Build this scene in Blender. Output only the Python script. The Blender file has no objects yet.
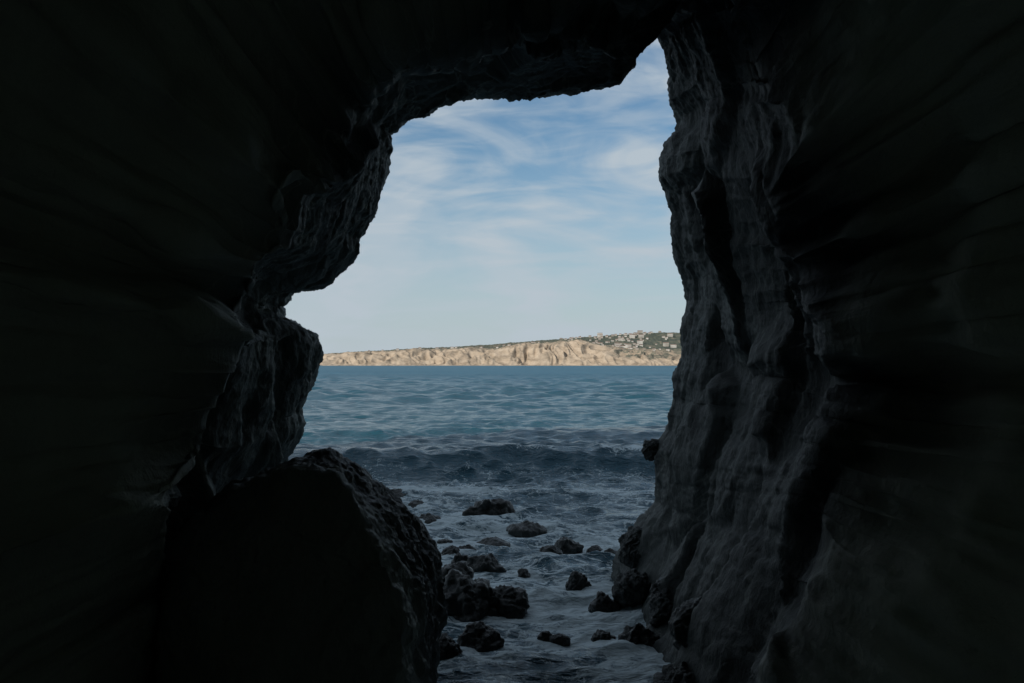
import bpy, bmesh, math, random
import numpy as np
from mathutils import Vector, noise
from mathutils.bvhtree import BVHTree
random.seed(7); np.random.seed(7)
sc = bpy.context.scene
sc.view_settings.view_transform = 'Standard'
sc.view_settings.look = 'None'
sc.view_settings.exposure = 0
EYE = 3.0   # observer's height above the sea (m)

def S(b, e, d):
    """image pixel (column b, row e) projected through the camera to depth d (m)"""
    return ((b-512)/1000*d, d, EYE+(365-e)/1000*d)

def new_obj(name, verts, faces, mat, smooth=True, attrs=None):
    me = bpy.data.meshes.new(name)
    verts = np.asarray(verts, dtype=np.float32)
    faces = np.asarray(faces, dtype=np.int32)
    me.vertices.add(len(verts)); me.vertices.foreach_set("co", verts.ravel())
    k = faces.shape[1]
    me.loops.add(faces.size); me.loops.foreach_set("vertex_index", faces.ravel())
    me.polygons.add(len(faces))
    me.polygons.foreach_set("loop_start", np.arange(0, faces.size, k, dtype=np.int32))
    me.polygons.foreach_set("loop_total", np.full(len(faces), k, dtype=np.int32))
    me.update(calc_edges=True)
    me.polygons.foreach_set("use_smooth", np.full(len(faces), smooth))
    if attrs:
        for n, a in attrs.items():
            at = me.attributes.new(n, 'FLOAT', 'POINT')
            at.data.foreach_set("value", np.asarray(a, dtype=np.float32))
    me.validate()
    ob = bpy.data.objects.new(name, me)
    sc.collection.objects.link(ob)
    me.materials.append(mat)
    return ob

def grid_faces(nr, nc, wrap=False):
    r = np.arange(nr-1)[:, None]; c = np.arange(nc if wrap else nc-1)[None, :]
    c2 = (c+1) % nc
    a = r*nc+c; b = r*nc+c2; d = (r+1)*nc+c; e = (r+1)*nc+c2
    return np.stack([a, b, e, d], -1).reshape(-1, 4)

def smooth(t):
    t = np.clip(t, 0, 1); return t*t*(3-2*t)

def hsh(p, k):
    v = math.sin(p[0]*127.1+p[1]*311.7+p[2]*74.7+k*53.3)*43758.5453
    return (v-math.floor(v))*2-1

def facet(q):
    """tilted planar blocks separated by joints; about -1..1"""
    dd, pp = noise.voronoi(q)
    p = pp[0]; w = q-p
    t = hsh(p, 1)*0.45 + w[0]*hsh(p, 2)*0.9 + w[1]*hsh(p, 3)*0.9 + w[2]*hsh(p, 4)*0.9
    e = min((dd[1]-dd[0])*6, 1)
    return t*e - 0.2*(1-e)

# ---------------------------------------------------------------- materials
def mat_new(name):
    m = bpy.data.materials.new(name); m.use_nodes = True
    nt = m.node_tree
    return m, nt, nt.nodes, nt.links, nt.nodes["Principled BSDF"]

def ramp(N, stops):
    r = N.new("ShaderNodeValToRGB"); cr = r.color_ramp
    cr.elements[0].position = stops[0][0]; cr.elements[0].color = stops[0][1]
    cr.elements[1].position = stops[-1][0]; cr.elements[1].color = stops[-1][1]
    for p, c in stops[1:-1]:
        e = cr.elements.new(p); e.color = c
    return r

def rock_mat(name, dark, light, vein, rough=0.8, scale=1.0, bump=0.6, shade_lift=None, shade_lift_y=(7.7, 6.8), lit_side=1.0):
    m, nt, N, L, P = mat_new(name)
    geo = N.new("ShaderNodeNewGeometry")
    mp = N.new("ShaderNodeMapping"); mp.inputs["Scale"].default_value = (1, 1, 0.55)
    L.new(geo.outputs["Position"], mp.inputs["Vector"])
    n1 = N.new("ShaderNodeTexNoise"); n1.inputs["Scale"].default_value = 1.6*scale
    n1.inputs["Detail"].default_value = 10; n1.inputs["Roughness"].default_value = 0.66
    n1.inputs["Distortion"].default_value = 0.6
    L.new(mp.outputs[0], n1.inputs["Vector"])
    r1 = ramp(N, [(0.35, (*dark, 1)), (0.68, (*light, 1))]); L.new(n1.outputs[0], r1.inputs[0])
    n2 = N.new("ShaderNodeTexNoise"); n2.inputs["Scale"].default_value = 1.1*scale
    n2.inputs["Detail"].default_value = 6; n2.inputs["Distortion"].default_value = 1.5
    L.new(mp.outputs[0], n2.inputs["Vector"])
    r2 = ramp(N, [(0.485, (0, 0, 0, 1)), (0.5, (1, 1, 1, 1)), (0.515, (0, 0, 0, 1))])
    L.new(n2.outputs[0], r2.inputs[0])
    mx = N.new("ShaderNodeMixRGB"); L.new(r1.outputs[0], mx.inputs[1]); mx.inputs[2].default_value = (*vein, 1)
    ml = N.new("ShaderNodeMath"); ml.operation = 'MULTIPLY'; ml.inputs[1].default_value = 0.5
    L.new(r2.outputs[0], ml.inputs[0]); L.new(ml.outputs[0], mx.inputs[0])
    col = mx.outputs[0]
    sx = N.new("ShaderNodeSeparateXYZ"); L.new(geo.outputs["Position"], sx.inputs[0])
    if lit_side != 1.0:   # daylight on the left wall and roof painted in as paler stone
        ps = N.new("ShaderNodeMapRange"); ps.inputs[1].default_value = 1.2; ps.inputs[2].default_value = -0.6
        ps.inputs[3].default_value = 1; ps.inputs[4].default_value = lit_side
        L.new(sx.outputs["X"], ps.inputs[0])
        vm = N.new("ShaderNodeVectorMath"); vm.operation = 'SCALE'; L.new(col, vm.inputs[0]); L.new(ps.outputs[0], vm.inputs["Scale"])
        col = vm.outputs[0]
    if shade_lift:   # inner stone coloured paler to lift its shade, dark wet stone towards the mouth
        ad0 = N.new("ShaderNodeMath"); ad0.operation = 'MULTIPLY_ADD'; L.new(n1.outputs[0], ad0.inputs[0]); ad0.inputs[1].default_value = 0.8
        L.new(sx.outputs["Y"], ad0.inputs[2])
        mr = N.new("ShaderNodeMapRange"); mr.inputs[1].default_value = shade_lift_y[0]+.4; mr.inputs[2].default_value = shade_lift_y[1]+.4
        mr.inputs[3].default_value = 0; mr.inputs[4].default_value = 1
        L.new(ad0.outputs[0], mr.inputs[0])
        rd = ramp(N, [(0.35, (shade_lift[0]*.85, shade_lift[1]*.85, shade_lift[2]*.85, 1)), (0.65, (*shade_lift, 1))]); L.new(n1.outputs[0], rd.inputs[0])
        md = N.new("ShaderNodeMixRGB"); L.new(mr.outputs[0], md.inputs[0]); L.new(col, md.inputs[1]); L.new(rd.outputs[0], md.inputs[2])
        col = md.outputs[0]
    L.new(col, P.inputs["Base Color"])
    P.inputs["Roughness"].default_value = rough
    P.inputs["Specular IOR Level"].default_value = 0.35
    n3 = N.new("ShaderNodeTexNoise"); n3.inputs["Scale"].default_value = 4*scale
    n3.inputs["Detail"].default_value = 12; n3.inputs["Roughness"].default_value = 0.66
    L.new(mp.outputs[0], n3.inputs["Vector"])
    bp = N.new("ShaderNodeBump"); bp.inputs["Strength"].default_value = bump; bp.inputs["Distance"].default_value = 0.1/scale**0.5
    L.new(n3.outputs[0], bp.inputs["Height"]); L.new(bp.outputs[0], P.inputs["Normal"])
    return m

SHADE_LIFT = (0.72, 0.74, 0.62)  # overly pale stone colour that brightens the dark chamber
M_cave = rock_mat("cave_rock", (0.014, 0.019, 0.017), (0.052, 0.062, 0.056), (0.15, 0.16, 0.14), 0.62, 1.0, 0.7, shade_lift=SHADE_LIFT, lit_side=3.6)
M_boulder = rock_mat("boulder_rock", (0.048, 0.056, 0.053), (0.16, 0.172, 0.16), (0.25, 0.26, 0.24), 0.5, 2.2, 1.0, shade_lift=(0.45, 0.47, 0.41), shade_lift_y=(7.9, 7.4))  # near face painted paler to lighten its shadow side
M_shore = rock_mat("shore_rock", (0.014, 0.018, 0.017), (0.05, 0.058, 0.054), (0.1, 0.1, 0.09), 0.45, 2.5, 0.9)
M_wet = rock_mat("wet_rock", (0.009, 0.012, 0.011), (0.034, 0.037, 0.034), (0.05, 0.05, 0.045), 0.28, 4, 0.7)

# ---------------------------------------------------------------- sea cave
K = [  # image pixels: mouth edge (column, row, depth) -> throat edge (column, row, depth)
(460,790,12, 440,900,8.5),(300,760,11, 150,850,8),(262,640,11, 140,700,7.6),(266,540,10.8, 150,600,7.5),
(278,472,10.6, 168,540,7.4),(284,460,10.6, 180,520,7.4),(299,438,10.5, 196,490,7.3),(303,424,10.4, 206,465,7.3),(302,408,10.4, 218,440,7.3),
(311,385,10.3, 235,395,7.3),(319,355,10.2, 248,358,7.3),(319,345,10.2,252,347,7.3),(316,336,10.2, 255,338,7.3),(298,326,10.4, 257,330,7.5),
(283,316,10.6, 260,322,7.8),(279,306,10.6, 264,312,8.0),(288,295,10.5, 270,300,8.0),(310,289,10.3, 276,288,7.8),
(333,283,10.1, 282,275,7.6),(345,268,10.0,288,260,7.5),(357,252,10, 295,245,7.5),(359,238,10, 302,235,7.5),(374,216,10, 315,215,7.5),
(381,195,10,324,198,7.6),(388,170,10, 335,180,7.6),(391,150,10,346,158,7.7),(389,133,10, 355,138,7.8),(402,123,10, 366,112,7.8),(425,113,10, 380,90,7.9),
(450,101,10, 402,76,8.0),(480,95,10.2, 440,62,8.1),(540,95,10.4, 520,50,8.2),(570,90,10.5, 560,40,8.2),
(600,87,10.6, 600,35,8.2),(616,83,10.6, 625,30,8.1),(626,75,10.6, 640,25,8.0),(635,64,10.7, 655,20,8.0),
(633,47,10.8, 665,10,7.9),(642,35,10.9, 680,0,7.9),(656,30,11, 700,-5,7.9),(665,46,11.2, 715,8,8),
(669,72,11.4, 730,30,8),(671,100,11.6, 745,65,8),(679,118,11.8, 755,90,8),(677,130,11.9, 758,108,7.9),
(667,142,12, 760,128,7.9),(660,160,12.1, 762,152,7.9),(661,177,12.2, 766,178,7.9),(668,190,12.4, 772,200,7.9),
(672,212,12.6, 780,225,7.8),(672,240,12.7, 788,255,7.8),(676,262,12.8, 795,280,7.8),(685,280,12.9, 800,298,7.8),
(687,300,13, 805,315,7.8),(683,330,13, 815,338,7.8),(682,355,13.1, 830,370,7.7),(675,375,13.2, 836,395,7.7),
(675,400,13.3, 832,420,7.7),(666,428,13.4, 828,448,7.7),(658,450,13.4, 824,475,7.6),(656,478,13.5, 815,500,7.6),(656,503,13.5, 806,530,7.6),
(642,520,13.7, 785,590,7.6),(626,545,13.9, 750,680,7.5),(615,562,14, 720,740,7.5),(612,582,14, 705,775,7.5),
(603,640,14, 690,860,7.5),(560,740,13.5, 620,930,7.8)]
K = np.array(K, float)
Kc = np.vstack([K, K[:1]])
seg = np.hypot(np.diff(Kc[:, 0]), np.diff(Kc[:, 1])); arc = np.concatenate([[0], np.cumsum(seg)])
NC = 1500
u = np.linspace(0, arc[-1], NC, endpoint=False)
T = np.stack([np.interp(u, arc, Kc[:, j]) for j in range(6)], 1)
def px_points(b, e, d): return np.stack([(b-512)/1000*d, d, EYE+(365-e)/1000*d], -1)  # arrays of image pixels projected to their depths
C0 = px_points(T[:, 0], T[:, 1], T[:, 2]); C1 = px_points(T[:, 3], T[:, 4], T[:, 5])
def wsmooth(A, n):
    for _ in range(n):
        A = (np.roll(A, 1, 0)+A*2+np.roll(A, -1, 0))/4
    return A
C1 = wsmooth(C1, 60)
rough = np.array([noise.fractal(Vector(p)*1.1, 0.7, 2.1, 4) for p in C1])
ctr = np.array([0, 2.8])
d1 = C1[:, [0, 2]]-ctr; r1 = np.linalg.norm(d1, axis=1); e1 = d1/r1[:, None]
C1[:, [0, 2]] += e1*(np.abs(rough)*0.15)[:, None]
C1[:, 1] += rough*0.7
d1 = C1[:, [0, 2]]-ctr; r1 = np.linalg.norm(d1, axis=1); e1 = d1/r1[:, None]
rings = []; wt = []
NO = 36
d0 = C0[:, [0, 2]]-ctr; r0 = np.linalg.norm(d0, axis=1); e0 = wsmooth(d0/r0[:, None], 40)
yout = wsmooth(C0[:, 1:2], 200)[:, 0]
for k in range(NO, 0, -1):
    if k > NO-3:
        R = 34
        y = np.full(NC, [-40, -38, -10][NO-k]*1.0)
    else:
        tt = k/(NO-3)
        R = 0.02*tt+34*tt**2.6
        y = C0[:, 1]*(1-min(1, tt*3)) + yout*min(1, tt*3)+0.9*min(1, tt*4)-0.4*R/10
    P_ = np.zeros((NC, 3))
    base = C0[:, [0, 2]]
    P_[:, [0, 2]] = (base + e0*R) if k < NO else ctr
    P_[:, 1] = y
    P_[:, 2] = np.where(P_[:, 2] < -3, -3-0.05*(-3-P_[:, 2]), P_[:, 2])
    rings.append(P_); wt.append(np.full(NC, min(1, R/1.0)))
NI = 130
for k in range(NI):
    s = k/NI
    P_ = C0*(1-s)+C1*s
    b = math.sin(math.pi*s)*0.12
    P_[:, [0, 2]] += (e0*(1-s)+e1*s)*b
    rings.append(P_); wt.append(np.full(NC, min(1, s*3.5)))
NH = 60
for k in range(NH):
    t = k/(NH-1)
    R = r1 + (np.maximum(4.3, r1+0.6)-r1)*smooth(t/0.35)
    if t > 0.85: R = R*math.sqrt(max(0, 1-((t-0.85)/0.15)**2))+0.001
    P_ = np.zeros((NC, 3))
    P_[:, [0, 2]] = ctr+e1*R[:, None]
    P_[:, 1] = C1[:, 1]-(C1[:, 1]+2.8)*t**1.3
    fl = np.interp(P_[:, 1], [-5, 2, 6, 8], [1.1, 1.1, -0.3, -1.6])
    P_[:, 2] = np.where(P_[:, 2] < fl, fl+(P_[:, 2]-fl)*0.05, P_[:, 2])
    rings.append(P_); wt.append(np.full(NC, max(0.4, 1-t*4)))
G = np.array(rings); W = np.array(wt)
NR = len(G)
dc = np.roll(G, -1, 1)-np.roll(G, 1, 1)
dr = np.gradient(G, axis=0)
Nn = np.cross(dc, dr); Nn /= (np.linalg.norm(Nn, axis=2, keepdims=True)+1e-9)
for _ in range(4):
    Nn = (np.roll(Nn, 1, 1)+2*Nn+np.roll(Nn, -1, 1))/4
    Nn[1:-1] = (Nn[:-2]+2*Nn[1:-1]+Nn[2:])/4
tow = np.zeros_like(Nn); tow[..., 0] = ctr[0]-G[..., 0]; tow[..., 2] = ctr[1]-G[..., 2]
s_ = np.sign((Nn*tow)[NO+5:NO+60].sum())
Nn *= s_
fl = G.reshape(-1, 3); wf = W.ravel()
disp = np.empty(len(fl))
nf = noise.fractal
for i in range(len(fl)):
    x, y, z = fl[i]
    a = wf[i]
    big = nf(Vector((x*0.7, y*0.7, z*0.35+3)), 0.8, 2.0, 2)
    f1 = facet(Vector((x*0.95+0.2*big, y*0.95+z*0.25, z*0.42-y*0.2)))
    f2 = facet(Vector((x*3.1+4+0.3*big, y*3.1+z, z*1.8)))
    fine = nf(Vector((x*4, y*4, z*3)), 0.55, 2.1, 6)
    disp[i] = a*(0.18*big + 0.28*f1) + (0.042-0.014*a)*f2 + (0.036-0.01*a)*fine
G2 = fl + Nn.reshape(-1, 3)*disp[:, None]
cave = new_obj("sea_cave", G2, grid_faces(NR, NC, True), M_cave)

# ---------------------------------------------------------------- rocks
def hull_bvh(pts):
    bm = bmesh.new()
    for p in pts: bm.verts.new(p)
    r = bmesh.ops.convex_hull(bm, input=bm.verts)
    bmesh.ops.delete(bm, geom=list({g for g in r["geom_interior"] if isinstance(g, bmesh.types.BMVert)}), context='VERTS')
    t = BVHTree.FromBMesh(bm); bm.free(); return t

def make_rock(name, pts, mat, sub=5, amp=0.1, freq=2.0, seed=0, sm=2):
    c = Vector(np.mean(np.array(pts), axis=0))
    t = hull_bvh(pts)
    bm = bmesh.new(); bmesh.ops.create_icosphere(bm, subdivisions=sub, radius=1)
    for v in bm.verts:
        d = v.co.normalized()
        h = t.ray_cast(c, d)
        v.co = (h[0]-c) if h[0] else d*0.01
    for _ in range(sm):
        bmesh.ops.smooth_vert(bm, verts=bm.verts, factor=0.5, use_axis_x=True, use_axis_y=True, use_axis_z=True)
    bm.normal_update()
    o = Vector((seed*7.3, seed*3.1, seed))
    mv = []
    for v in bm.verts:
        p = v.co*freq+o
        n = 0.7*noise.fractal(p, 0.6, 2.1, 6)+0.6*facet(p*1.0)+0.25*facet(p*2.5)
        mv.append(v.co+v.normal*amp*n)
    for v, q in zip(bm.verts, mv): v.co = q
    for f in bm.faces: f.smooth = True
    me = bpy.data.meshes.new(name); bm.to_mesh(me); bm.free()
    ob = bpy.data.objects.new(name, me); ob.location = c
    sc.collection.objects.link(ob); me.materials.append(mat)
    return ob

bp = [(290,468,7.6),(335,476,7.5),(368,525,7.4),(393,575,7.2),(405,640,7.1),(403,800,7.1),  # boulder points: image pixel column, row and depth
 (312,455,8.2),(332,446,8.3),(350,454,8.4),(365,472,8.5),(382,486,8.6),(402,500,8.8),(428,525,8.8),(441,552,8.7),(446,590,8.6),(441,630,8.5),(428,680,8.3),(418,800,8.1),
 (165,545,7.8),(200,503,8.0),(228,486,8.1),(255,476,8.1),(155,620,7.6),(150,800,7.5),(200,760,9.2),(390,760,9.3),(260,500,9),(380,520,9.3),(240,700,7.0),(380,800,6.9)]
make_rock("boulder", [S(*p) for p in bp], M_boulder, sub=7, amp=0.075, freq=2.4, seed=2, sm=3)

rock_list = [ # image column, waterline row, width, height (all in image pixels)
(489,517,50,19),(526,531,42,8),(568,547,34,8),(550,554,26,6),(579,588,24,16),(524,578,14,9),
(484,573,46,18),(492,546,38,5),(466,553,22,7),(450,556,26,8),(460,566,26,9),(398,497,30,7),(430,524,30,8),(445,546,24,6),
(503,610,54,22),(466,614,74,42),(450,592,52,30),(480,647,44,22),(444,662,40,24),(606,608,34,12),(546,638,16,5),
(434,600,26,28),(612,556,18,5),(640,645,44,18),(415,508,28,6),(604,640,22,6),(560,640,20,3),(595,551,20,4)]
rock_xy = []
for i, (b, e, w, h) in enumerate(rock_list):
    d = EYE/((e-365)/1000)
    x = (b-512)/1000*d; wd = w/1000*d/2*1.06; hh = h/1000*d*0.88+0.02
    rnd = random.Random(i*13+5)
    pts = []
    yc = d+0.6*wd
    for k in range(20):
        a = 2*math.pi*(k+rnd.uniform(-.45, .45))/10; zz = rnd.uniform(-0.3, 0.25) if k < 10 else rnd.uniform(0.3, 0.9)
        rr = (1.0 if k < 10 else 0.6)*rnd.uniform(0.75, 1.15)
        pts.append((x+math.cos(a)*rr*wd, yc+math.sin(a)*rr*wd*0.9, zz*hh))
    pts += [(x+rnd.uniform(-.4, .4)*wd, yc, hh*1.05), (x-wd*.8, yc, -hh-.15), (x+wd*.8, yc, -hh-.15), (x, yc-wd*.8, -hh-.15), (x, yc+wd*.8, -hh-.15)]
    make_rock("sea_rock", pts, M_wet, sub=5 if w > 18 else 4, amp=0.27*min(wd, hh*1.3), freq=1.3/wd, seed=i+3, sm=1)
    rock_xy.append((x, yc, wd))
for i, (b, e, d, w, h) in enumerate([(652,450,13.6,24,22),(640,548,13.4,44,46),(632,590,12.6,40,44),(668,610,11.4,60,60),(716,640,9.6,90,90),(690,690,9.2,70,60)]):  # image pixel column, row, depth, then width and height in pixels
    x, y, z = S(b, e, d); wd = w/2000*d; hh = h/2000*d
    rnd = random.Random(i+90)
    pts = [(x+wd*math.cos(a)*math.sqrt(1-q*q)*rnd.uniform(.8, 1.15), y+1.2*wd*math.sin(a)*math.sqrt(1-q*q), z+hh*q) for a, q in [(rnd.uniform(0, 6.28), rnd.uniform(-1, 1)) for _ in range(30)]]
    make_rock("shore_rock", pts, M_shore, sub=6, amp=0.25*wd, freq=1.2/wd, seed=i+60, sm=2)
    rock_xy.append((x, y, wd))

# ---------------------------------------------------------------- sea
ds = [4.0]
while ds[-1] < 80: ds.append(ds[-1]*1.0036)
while ds[-1] < 700: ds.append(ds[-1]*1.0055)
while ds[-1] < 14000: ds.append(ds[-1]*1.02)
ds = np.array(ds)
fine = np.arange(-0.32, 0.32, 0.0013)
side = 0.32+np.linspace(0, 1, 40)[1:]**2*6
tn = np.concatenate([-side[::-1], fine, side])
Y, TN = np.meshgrid(ds, tn, indexing='ij')
X = Y*TN
sp = np.gradient(ds)[:, None]*np.ones_like(TN)
Z = np.zeros_like(X); DX = np.zeros_like(X); DY = np.zeros_like(X)
rng = np.random.default_rng(11)
grp = 1+0.45*np.sin(X*0.31+Y*0.13+1)*np.sin(X*-0.17+Y*0.39)
shoal = np.interp(Y, [4, 9, 20, 30, 50, 200], [0.5, 0.8, 0.9, 0.8, 0.7, 0.9])
for k in range(140):
    lam = 0.2*(6/0.2)**rng.random()
    th = math.radians(-90+rng.normal()*42)
    a = 0.009*lam**0.75*rng.uniform(0.5, 1.3)
    if lam > 1.5: a *= 0.55
    if lam > 3: a *= 0.7
    kx = math.cos(th)*2*math.pi/lam; ky = math.sin(th)*2*math.pi/lam
    ph = kx*X+ky*Y+rng.uniform(0, 6.28)
    g = a*np.clip((lam/sp-2.5)/3, 0, 1)*grp*shoal
    Z += g*np.cos(ph)
    DX -= g*math.cos(th)*np.sin(ph)*0.95; DY -= g*math.sin(th)*np.sin(ph)*0.95
offs = smooth((Y-45)/60)
for k in range(70):   # open-sea wind waves
    lam = 1.8*(11/1.8)**rng.random()
    th = math.radians(-90+rng.normal()*50)
    a = 0.0085*lam**0.8*rng.uniform(0.5, 1.3)
    ph = math.cos(th)*2*math.pi/lam*X+math.sin(th)*2*math.pi/lam*Y+rng.uniform(0, 6.28)
    g = a*np.clip((lam/sp-2.2)/2.5, 0, 1)*offs
    Z += g*np.cos(ph); DY -= g*math.sin(th)*np.sin(ph)*0.9
def swell(yc, amp, wf_, wb, seed):
    c = yc+0.35*np.sin(X*0.25+seed)+0.12*np.sin(X*0.9+seed*2)
    q = Y-c
    am = amp*(0.9+0.1*np.sin(X*0.4+seed*3))
    return np.where(q < 0, am*np.exp(-(q/wf_)**2), am*np.exp(-(q/wb)**2)), q
s1, q1 = swell(29, 0.62, 1.1, 3.2, 0.5)
s2, q2 = swell(42, 0.22, 2, 4, 2.0)
s3, q3 = swell(23.5, 0.12, 0.8, 1.6, 4.0)
Z += s1+s2+s3
foam = np.zeros_like(X)
for (rx, ry, rw) in rock_xy:
    r2 = ((X-rx)**2+(Y-ry)**2)/(rw*1.7+0.15)**2
    foam = np.maximum(foam, np.exp(-r2)*0.58)
foam += np.interp(Y, [8, 10, 16, 22, 27.5, 28.5, 34], [0.54, 0.56, 0.48, 0.37, 0.26, 0.06, 0.0])*(1+0.6*np.sin(X*1.1+Y*0.5)*np.sin(Y*0.7-X*0.6))
foam += 0.95*np.exp(-((q1-0.15)/0.4)**2)*(0.3+0.7*smooth((X+1)/4))*(0.65+0.35*np.sin(X*2.3+np.sin(X*5)))
foam += 0.45*np.exp(-((q3-0.1)/0.3)**2)
foam = np.clip(foam, 0, 1.1)
V = np.stack([X+DX, Y+DY, Z], -1).reshape(-1, 3)

m, nt, N, L, P = mat_new("sea_water")
tc = N.new("ShaderNodeTexCoord")
def mapn(scale, rot=0.0):
    mp = N.new("ShaderNodeMapping"); mp.inputs["Scale"].default_value = scale
    mp.inputs["Rotation"].default_value = (0, 0, rot)
    L.new(tc.outputs["Object"], mp.inputs["Vector"]); return mp
def nse(mp, s, det=5, r=0.6, dist=0.3):
    n = N.new("ShaderNodeTexNoise"); n.inputs["Scale"].default_value = s; n.inputs["Detail"].default_value = det
    n.inputs["Roughness"].default_value = r; n.inputs["Distortion"].default_value = dist
    L.new(mp.outputs[0], n.inputs["Vector"]); return n
nA = nse(mapn((0.6, 1, 1), 0.15), 5.5, 6, 0.6); nB = nse(mapn((0.5, 1, 1), -0.1), 1.0, 6, 0.62)
nC = nse(mapn((0.45, 1, 1), 0.05), 0.2, 5, 0.6)
b1 = N.new("ShaderNodeBump"); b1.inputs["Strength"].default_value = 0.9; b1.inputs["Distance"].default_value = 0.08
b2 = N.new("ShaderNodeBump"); b2.inputs["Strength"].default_value = 0.9; b2.inputs["Distance"].default_value = 0.3
L.new(nA.outputs[0], b1.inputs["Height"]); L.new(nB.outputs[0], b2.inputs["Height"])
L.new(b1.outputs[0], b2.inputs["Normal"])
b3 = N.new("ShaderNodeBump"); b3.inputs["Strength"].default_value = 0.7; b3.inputs["Distance"].default_value = 0.8
L.new(nC.outputs[0], b3.inputs["Height"]); L.new(b2.outputs[0], b3.inputs["Normal"])
L.new(b3.outputs[0], P.inputs["Normal"])
P.inputs["IOR"].default_value = 1.33
at = N.new("ShaderNodeAttribute"); at.attribute_name = "foam"
vo = N.new("ShaderNodeTexVoronoi"); vo.feature = 'DISTANCE_TO_EDGE'; vo.inputs["Scale"].default_value = 2.6
wn = nse(mapn((1, 1, 1)), 1.7, 5, 0.6)
va = N.new("ShaderNodeVectorMath"); va.operation = 'MULTIPLY_ADD'; va.inputs[1].default_value = (1.6, 1.6, 0)
L.new(wn.outputs["Color"], va.inputs[0]); L.new(mapn((0.8, 1.3, 0)).outputs[0], va.inputs[2])
L.new(va.outputs[0], vo.inputs["Vector"])
lace = ramp(N, [(0.0, (1, 1, 1, 1)), (0.06, (0.3, 0.3, 0.3, 1)), (0.2, (0, 0, 0, 1))]); L.new(vo.outputs["Distance"], lace.inputs[0])
fn = nse(mapn((1, 1.2, 1)), 2.6, 9, 0.75, 0.8)
def mth(op, a, b):
    n = N.new("ShaderNodeMath"); n.operation = op
    for i, q in enumerate((a, b)):
        if isinstance(q, (int, float)): n.inputs[i].default_value = q
        else: L.new(q, n.inputs[i])
    return n.outputs[0]
sumv = mth('ADD', mth('MULTIPLY', lace.outputs[0], 0.28), fn.outputs[0])
sumv = mth('ADD', sumv, mth('MULTIPLY', at.outputs["Fac"], 0.5))
fr = ramp(N, [(0.83, (0, 0, 0, 1)), (0.97, (1, 1, 1, 1))])
L.new(sumv, fr.inputs[0])
ffac = mth('MULTIPLY', fr.outputs[0], mth('MINIMUM', mth('MULTIPLY', at.outputs["Fac"], 5.0), 1.0))
# open sea: bluer body, wind-roughened
sxw = N.new("ShaderNodeSeparateXYZ"); L.new(tc.outputs["Object"], sxw.inputs[0])
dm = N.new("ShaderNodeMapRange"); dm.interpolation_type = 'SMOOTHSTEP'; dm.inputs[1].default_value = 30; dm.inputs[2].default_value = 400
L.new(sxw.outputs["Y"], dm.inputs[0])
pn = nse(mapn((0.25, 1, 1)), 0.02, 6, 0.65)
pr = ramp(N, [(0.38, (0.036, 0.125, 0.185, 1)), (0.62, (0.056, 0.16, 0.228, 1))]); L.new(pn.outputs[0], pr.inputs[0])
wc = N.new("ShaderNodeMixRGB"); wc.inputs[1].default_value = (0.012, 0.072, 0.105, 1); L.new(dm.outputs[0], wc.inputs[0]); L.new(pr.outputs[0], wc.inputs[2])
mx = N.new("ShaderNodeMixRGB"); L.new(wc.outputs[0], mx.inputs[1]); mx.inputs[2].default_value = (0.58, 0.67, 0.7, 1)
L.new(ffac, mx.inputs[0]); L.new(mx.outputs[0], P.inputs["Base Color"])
rw = mth('ADD', mth('MULTIPLY', dm.outputs[0], 0.38), 0.1)
ro = N.new("ShaderNodeMapRange"); L.new(rw, ro.inputs[3]); ro.inputs[4].default_value = 0.7
L.new(ffac, ro.inputs[0]); L.new(ro.outputs[0], P.inputs["Roughness"])
new_obj("sea", V, grid_faces(len(ds), len(tn)), m, attrs={"foam": foam.ravel()})

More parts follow.
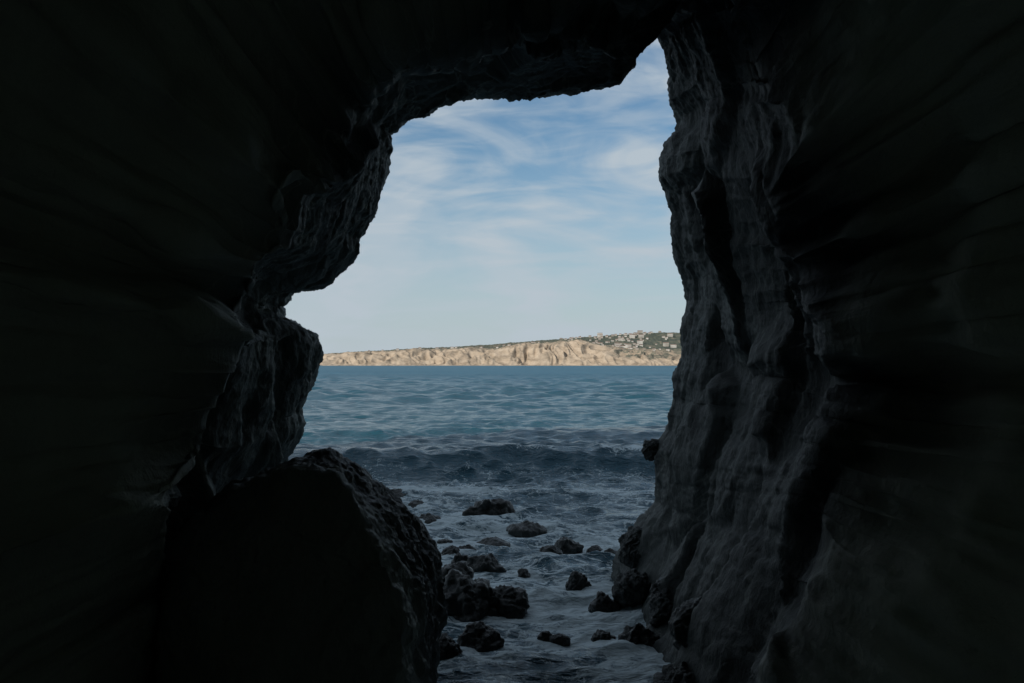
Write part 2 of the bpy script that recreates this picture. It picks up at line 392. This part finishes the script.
# ---------------------------------------------------------------- far coast
tb = [-1500, 0, 200, 300, 320, 345, 400, 450, 500, 540, 580, 600, 640, 683, 800, 2500]  # image pixel columns; lists below are pixel heights above the horizon
tcl = [3, 5, 7, 9, 10.5, 12, 15, 17, 20, 22, 22.5, 21, 16, 12, 10, 10]
tt_ = [4, 7, 9, 11, 13, 14, 17, 19, 22, 25, 27, 29, 31.5, 33.5, 35, 35]
YS = 4500.0
xs = np.concatenate([np.linspace(-8500, -1100, 200)[:-1], np.arange(-1100, 1000, 3.2), np.linspace(1000, 8500, 200)])
vs = np.concatenate([np.linspace(0, 340, 120), np.linspace(350, 1200, 60)])
nn = noise.noise
def terr(x0, v):
    b = 512+x0/YS*1000
    x = x0+5237.3
    hc = np.interp(b, tb, tcl)*4.6; ht = np.interp(b, tb, tt_)*5.15
    hc *= 1+0.22*nn(Vector((x/150, 1.3, 0.4)))+0.12*nn(Vector((x/60, 5.5, 0.4)))
    wx = x+40*nn(Vector((x/90, v/60, 7.3)))+v*0.35*nn(Vector((x/160, 0.5, 3.3)))
    rg = 1-abs(nn(Vector((wx/80, v/150, 3.1))))*2.2        # spurs
    rg2 = 1-abs(nn(Vector((wx/30, v/55, 8.1))))*2.0
    n0 = nn(Vector((x/110, 20.4, 0.3)))
    t = (v-18-18*n0)/(190+90*nn(Vector((x/130, 30.3, 0.6))))
    t = min(max(t+0.24*(rg-0.5)*min(1, v/40)+0.09*(rg2-0.5), 0), 1)
    c = t*0.7+0.3*(t*t*(3-2*t))
    z = 2.5*min(v/15, 1)-0.5 + hc*c
    env = 4*t*(1-t)
    z += env*hc*0.14*(rg2-0.5)
    t2 = min(max((v-150)/750, 0), 1)
    z += max(0, ht-hc)*(t2*t2*(3-2*t2))
    n = noise.fractal(Vector((x/40, v/40, 2.2)), 0.8, 2, 4)
    z += n*(5 if t > 0 else 1) + (3.0*nn(Vector((x/7, v/9, 4.4))) if t >= 1 else 0)
    veg = smooth((t-0.8)/0.25)*0.66
    if b > 575: veg = max(veg, 0.6*min(1, (b-575)/45)*min(1, c*2.2))
    if v > 340: veg = max(veg, 0.68+0.15*float(smooth((b-540)/60)))
    return z, float(veg)
vv = np.zeros((len(vs), len(xs), 3)); vg = np.zeros((len(vs), len(xs)))
for j, x in enumerate(xs):
    off = 60*nn(Vector((x/500, 0.5, 0.5)))
    for i, v in enumerate(vs):
        z, g = terr(x, v)
        vv[i, j] = (x, YS+v+off, z); vg[i, j] = g
m, nt, N, L, P = mat_new("coast_ground")
tc = N.new("ShaderNodeTexCoord")
mp = N.new("ShaderNodeMapping"); mp.inputs["Scale"].default_value = (1, 0.6, 2.2); L.new(tc.outputs["Object"], mp.inputs[0])
n1 = N.new("ShaderNodeTexNoise"); n1.inputs["Scale"].default_value = 0.022; n1.inputs["Detail"].default_value = 8; n1.inputs["Roughness"].default_value = 0.7
L.new(mp.outputs[0], n1.inputs["Vector"])
rs = ramp(N, [(0.36, (0.27, 0.215, 0.16, 1)), (0.5, (0.42, 0.335, 0.25, 1)), (0.66, (0.52, 0.425, 0.325, 1))]); L.new(n1.outputs[0], rs.inputs[0])
n2 = N.new("ShaderNodeTexNoise"); n2.inputs["Scale"].default_value = 0.022; n2.inputs["Detail"].default_value = 8; n2.inputs["Roughness"].default_value = 0.75
L.new(mp.outputs[0], n2.inputs["Vector"])
rv = ramp(N, [(0.38, (0.08, 0.095, 0.085, 1)), (0.55, (0.125, 0.135, 0.105, 1)), (0.66, (0.29, 0.24, 0.185, 1))]); L.new(n2.outputs[0], rv.inputs[0])
at = N.new("ShaderNodeAttribute"); at.attribute_name = "veg"
ad = N.new("ShaderNodeMath"); ad.operation = 'ADD'; L.new(at.outputs["Fac"], ad.inputs[0]); L.new(n2.outputs[0], ad.inputs[1])
rr = ramp(N, [(0.94, (0, 0, 0, 1)), (1.0, (1, 1, 1, 1))])
sb = N.new("ShaderNodeMath"); sb.operation = 'SUBTRACT'; sb.inputs[1].default_value = 0.14; L.new(ad.outputs[0], sb.inputs[0]); L.new(sb.outputs[0], rr.inputs[0])
mx = N.new("ShaderNodeMixRGB"); L.new(rr.outputs[0], mx.inputs[0]); L.new(rs.outputs[0], mx.inputs[1]); L.new(rv.outputs[0], mx.inputs[2])
L.new(mx.outputs[0], P.inputs["Base Color"]); P.inputs["Roughness"].default_value = 1
P.inputs["Specular IOR Level"].default_value = 0
new_obj("coastal_hills", vv.reshape(-1, 3), grid_faces(len(vs), len(xs)), m, attrs={"veg": vg.ravel()})

mw, nt, N, L, P = mat_new("house_walls")
n1 = N.new("ShaderNodeTexNoise"); n1.inputs["Scale"].default_value = 0.02; tc = N.new("ShaderNodeTexCoord"); L.new(tc.outputs["Object"], n1.inputs["Vector"])
r_ = ramp(N, [(0.35, (0.3, 0.27, 0.23, 1)), (0.65, (0.62, 0.59, 0.54, 1))]); L.new(n1.outputs[0], r_.inputs[0]); L.new(r_.outputs[0], P.inputs["Base Color"])
mr, nt, N, L, P = mat_new("house_roofs"); P.inputs["Base Color"].default_value = (0.2, 0.13, 0.1, 1); P.inputs["Roughness"].default_value = .9
bm = bmesh.new()
rnd = random.Random(4)
for k in range(135):
    b = rnd.choice([rnd.uniform(570, 690), rnd.uniform(605, 665), rnd.uniform(605, 665), rnd.uniform(330, 700)])
    x = (b-512)/1000*YS
    v = rnd.uniform(260, 900)
    if b < 570: v = rnd.uniform(260, 450)
    z, _ = terr(x, v); off = 60*nn(Vector((x/500, 0.5, 0.5)))
    w = rnd.uniform(4, 8); dp = rnd.uniform(5, 8); h = rnd.uniform(4, 6); y = YS+v+off
    if rnd.random() < 0.1 and b > 600: h = 15; w = 14
    z0 = z-3
    q = [bm.verts.new((x+sx*w, y+sy*dp, zz)) for zz in (z0, z+h) for sx, sy in ((-1, -1), (1, -1), (1, 1), (-1, 1))]
    for f in ((0, 1, 5, 4), (1, 2, 6, 5), (2, 3, 7, 6), (3, 0, 4, 7)): bm.faces.new([q[i] for i in f])
    ra = bm.verts.new((x-w, y, z+h+3)); rb = bm.verts.new((x+w, y, z+h+3))
    for f in ([q[4], q[5], rb, ra], [q[6], q[7], ra, rb]):
        ff = bm.faces.new(f); ff.material_index = 1
    bm.faces.new([q[5], q[6], rb]); bm.faces.new([q[7], q[4], ra])
bmesh.ops.recalc_face_normals(bm, faces=bm.faces)
me = bpy.data.meshes.new("hillside_houses"); bm.to_mesh(me); bm.free()
me.materials.append(mw); me.materials.append(mr)
sc.collection.objects.link(bpy.data.objects.new("hillside_houses", me))

# ---------------------------------------------------------------- sky and sun
sund = Vector((-0.6, -0.7, 0.5)).normalized()
el = math.asin(sund.z); az = math.atan2(sund.x, sund.y)
w = bpy.data.worlds.new("World"); sc.world = w; w.use_nodes = True
nt = w.node_tree; N = nt.nodes; L = nt.links
bg = N["Background"]; bg.inputs["Strength"].default_value = 0.1
sky = N.new("ShaderNodeTexSky"); sky.sky_type = 'NISHITA'; sky.sun_disc = False
sky.sun_elevation = el; sky.sun_rotation = az; sky.air_density = 1.0; sky.dust_density = 0.6; sky.ozone_density = 2.0
tint = N.new("ShaderNodeMixRGB"); tint.blend_type = 'MULTIPLY'; tint.inputs[0].default_value = 1; tint.inputs[2].default_value = (0.6, 0.76, 0.82, 1)
L.new(sky.outputs[0], tint.inputs[1])
tc = N.new("ShaderNodeTexCoord")
def cl(scale, rot, loc, det, ro_, dist, lo, hi):
    mp = N.new("ShaderNodeMapping"); mp.inputs["Scale"].default_value = scale; mp.inputs["Rotation"].default_value = (0, math.radians(rot), 0)
    mp.inputs["Location"].default_value = loc
    L.new(tc.outputs["Generated"], mp.inputs[0])
    n = N.new("ShaderNodeTexNoise"); n.inputs["Scale"].default_value = 1; n.inputs["Detail"].default_value = det
    n.inputs["Roughness"].default_value = ro_; n.inputs["Distortion"].default_value = dist
    L.new(mp.outputs[0], n.inputs["Vector"])
    r = N.new("ShaderNodeMapRange"); r.interpolation_type = 'SMOOTHSTEP'; r.inputs[1].default_value = lo; r.inputs[2].default_value = hi
    L.new(n.outputs[0], r.inputs[0]); return r.outputs[0]
cA = cl((5.5, 5.5, 14), -8, (0.4, 0, 0.9), 7, 0.5, 0.9, 0.38, 0.6)
cB = cl((8, 8, 36), 7, (2.4, 1, 0.3), 8, 0.52, 1.2, 0.37, 0.68)
def wm(op, a, b):
    n = N.new("ShaderNodeMath"); n.operation = op
    for i, q in enumerate((a, b)):
        if isinstance(q, (int, float)): n.inputs[i].default_value = q
        else: L.new(q, n.inputs[i])
    return n.outputs[0]
cloud = wm('MINIMUM', wm('ADD', wm('MULTIPLY', cA, 0.62), wm('MULTIPLY', cB, 0.42)), 0.95)
sx = N.new("ShaderNodeSeparateXYZ"); L.new(tc.outputs["Generated"], sx.inputs[0])
hz = N.new("ShaderNodeMapRange"); hz.inputs[1].default_value = 0.0; hz.inputs[2].default_value = 0.21; hz.inputs[3].default_value = 0.92; hz.inputs[4].default_value = 0.0
L.new(sx.outputs["Z"], hz.inputs[0])
inv = wm('MULTIPLY', wm('SUBTRACT', 1.0, cloud), wm('SUBTRACT', 1.0, hz.outputs[0]))
fac = N.new("ShaderNodeMath"); fac.operation = 'SUBTRACT'; fac.use_clamp = True; fac.inputs[0].default_value = 1.0; L.new(inv, fac.inputs[1])
mc = N.new("ShaderNodeMixRGB"); L.new(fac.outputs[0], mc.inputs[0]); L.new(tint.outputs[0], mc.inputs[1]); mc.inputs[2].default_value = (4.7, 5.4, 6.0, 1)
L.new(mc.outputs[0], bg.inputs["Color"])
sl = bpy.data.lights.new("sun", 'SUN'); sl.energy = 3.4; sl.angle = math.radians(0.5); sl.color = (1, 0.93, 0.83)
so = bpy.data.objects.new("sun", sl); sc.collection.objects.link(so)
so.rotation_euler = (-sund).to_track_quat('-Z', 'Y').to_euler()

# ---------------------------------------------------------------- camera
cd = bpy.data.cameras.new("camera"); cam = bpy.data.objects.new("camera", cd); sc.collection.objects.link(cam)
cd.sensor_width = 36; cd.lens = 36*1000/1024; cd.shift_y = 23.5/1024
cd.clip_end = 30000; cd.clip_start = 0.05
cam.location = (0, 0, EYE); cam.rotation_euler = (math.radians(90), 0, 0)
sc.camera = cam
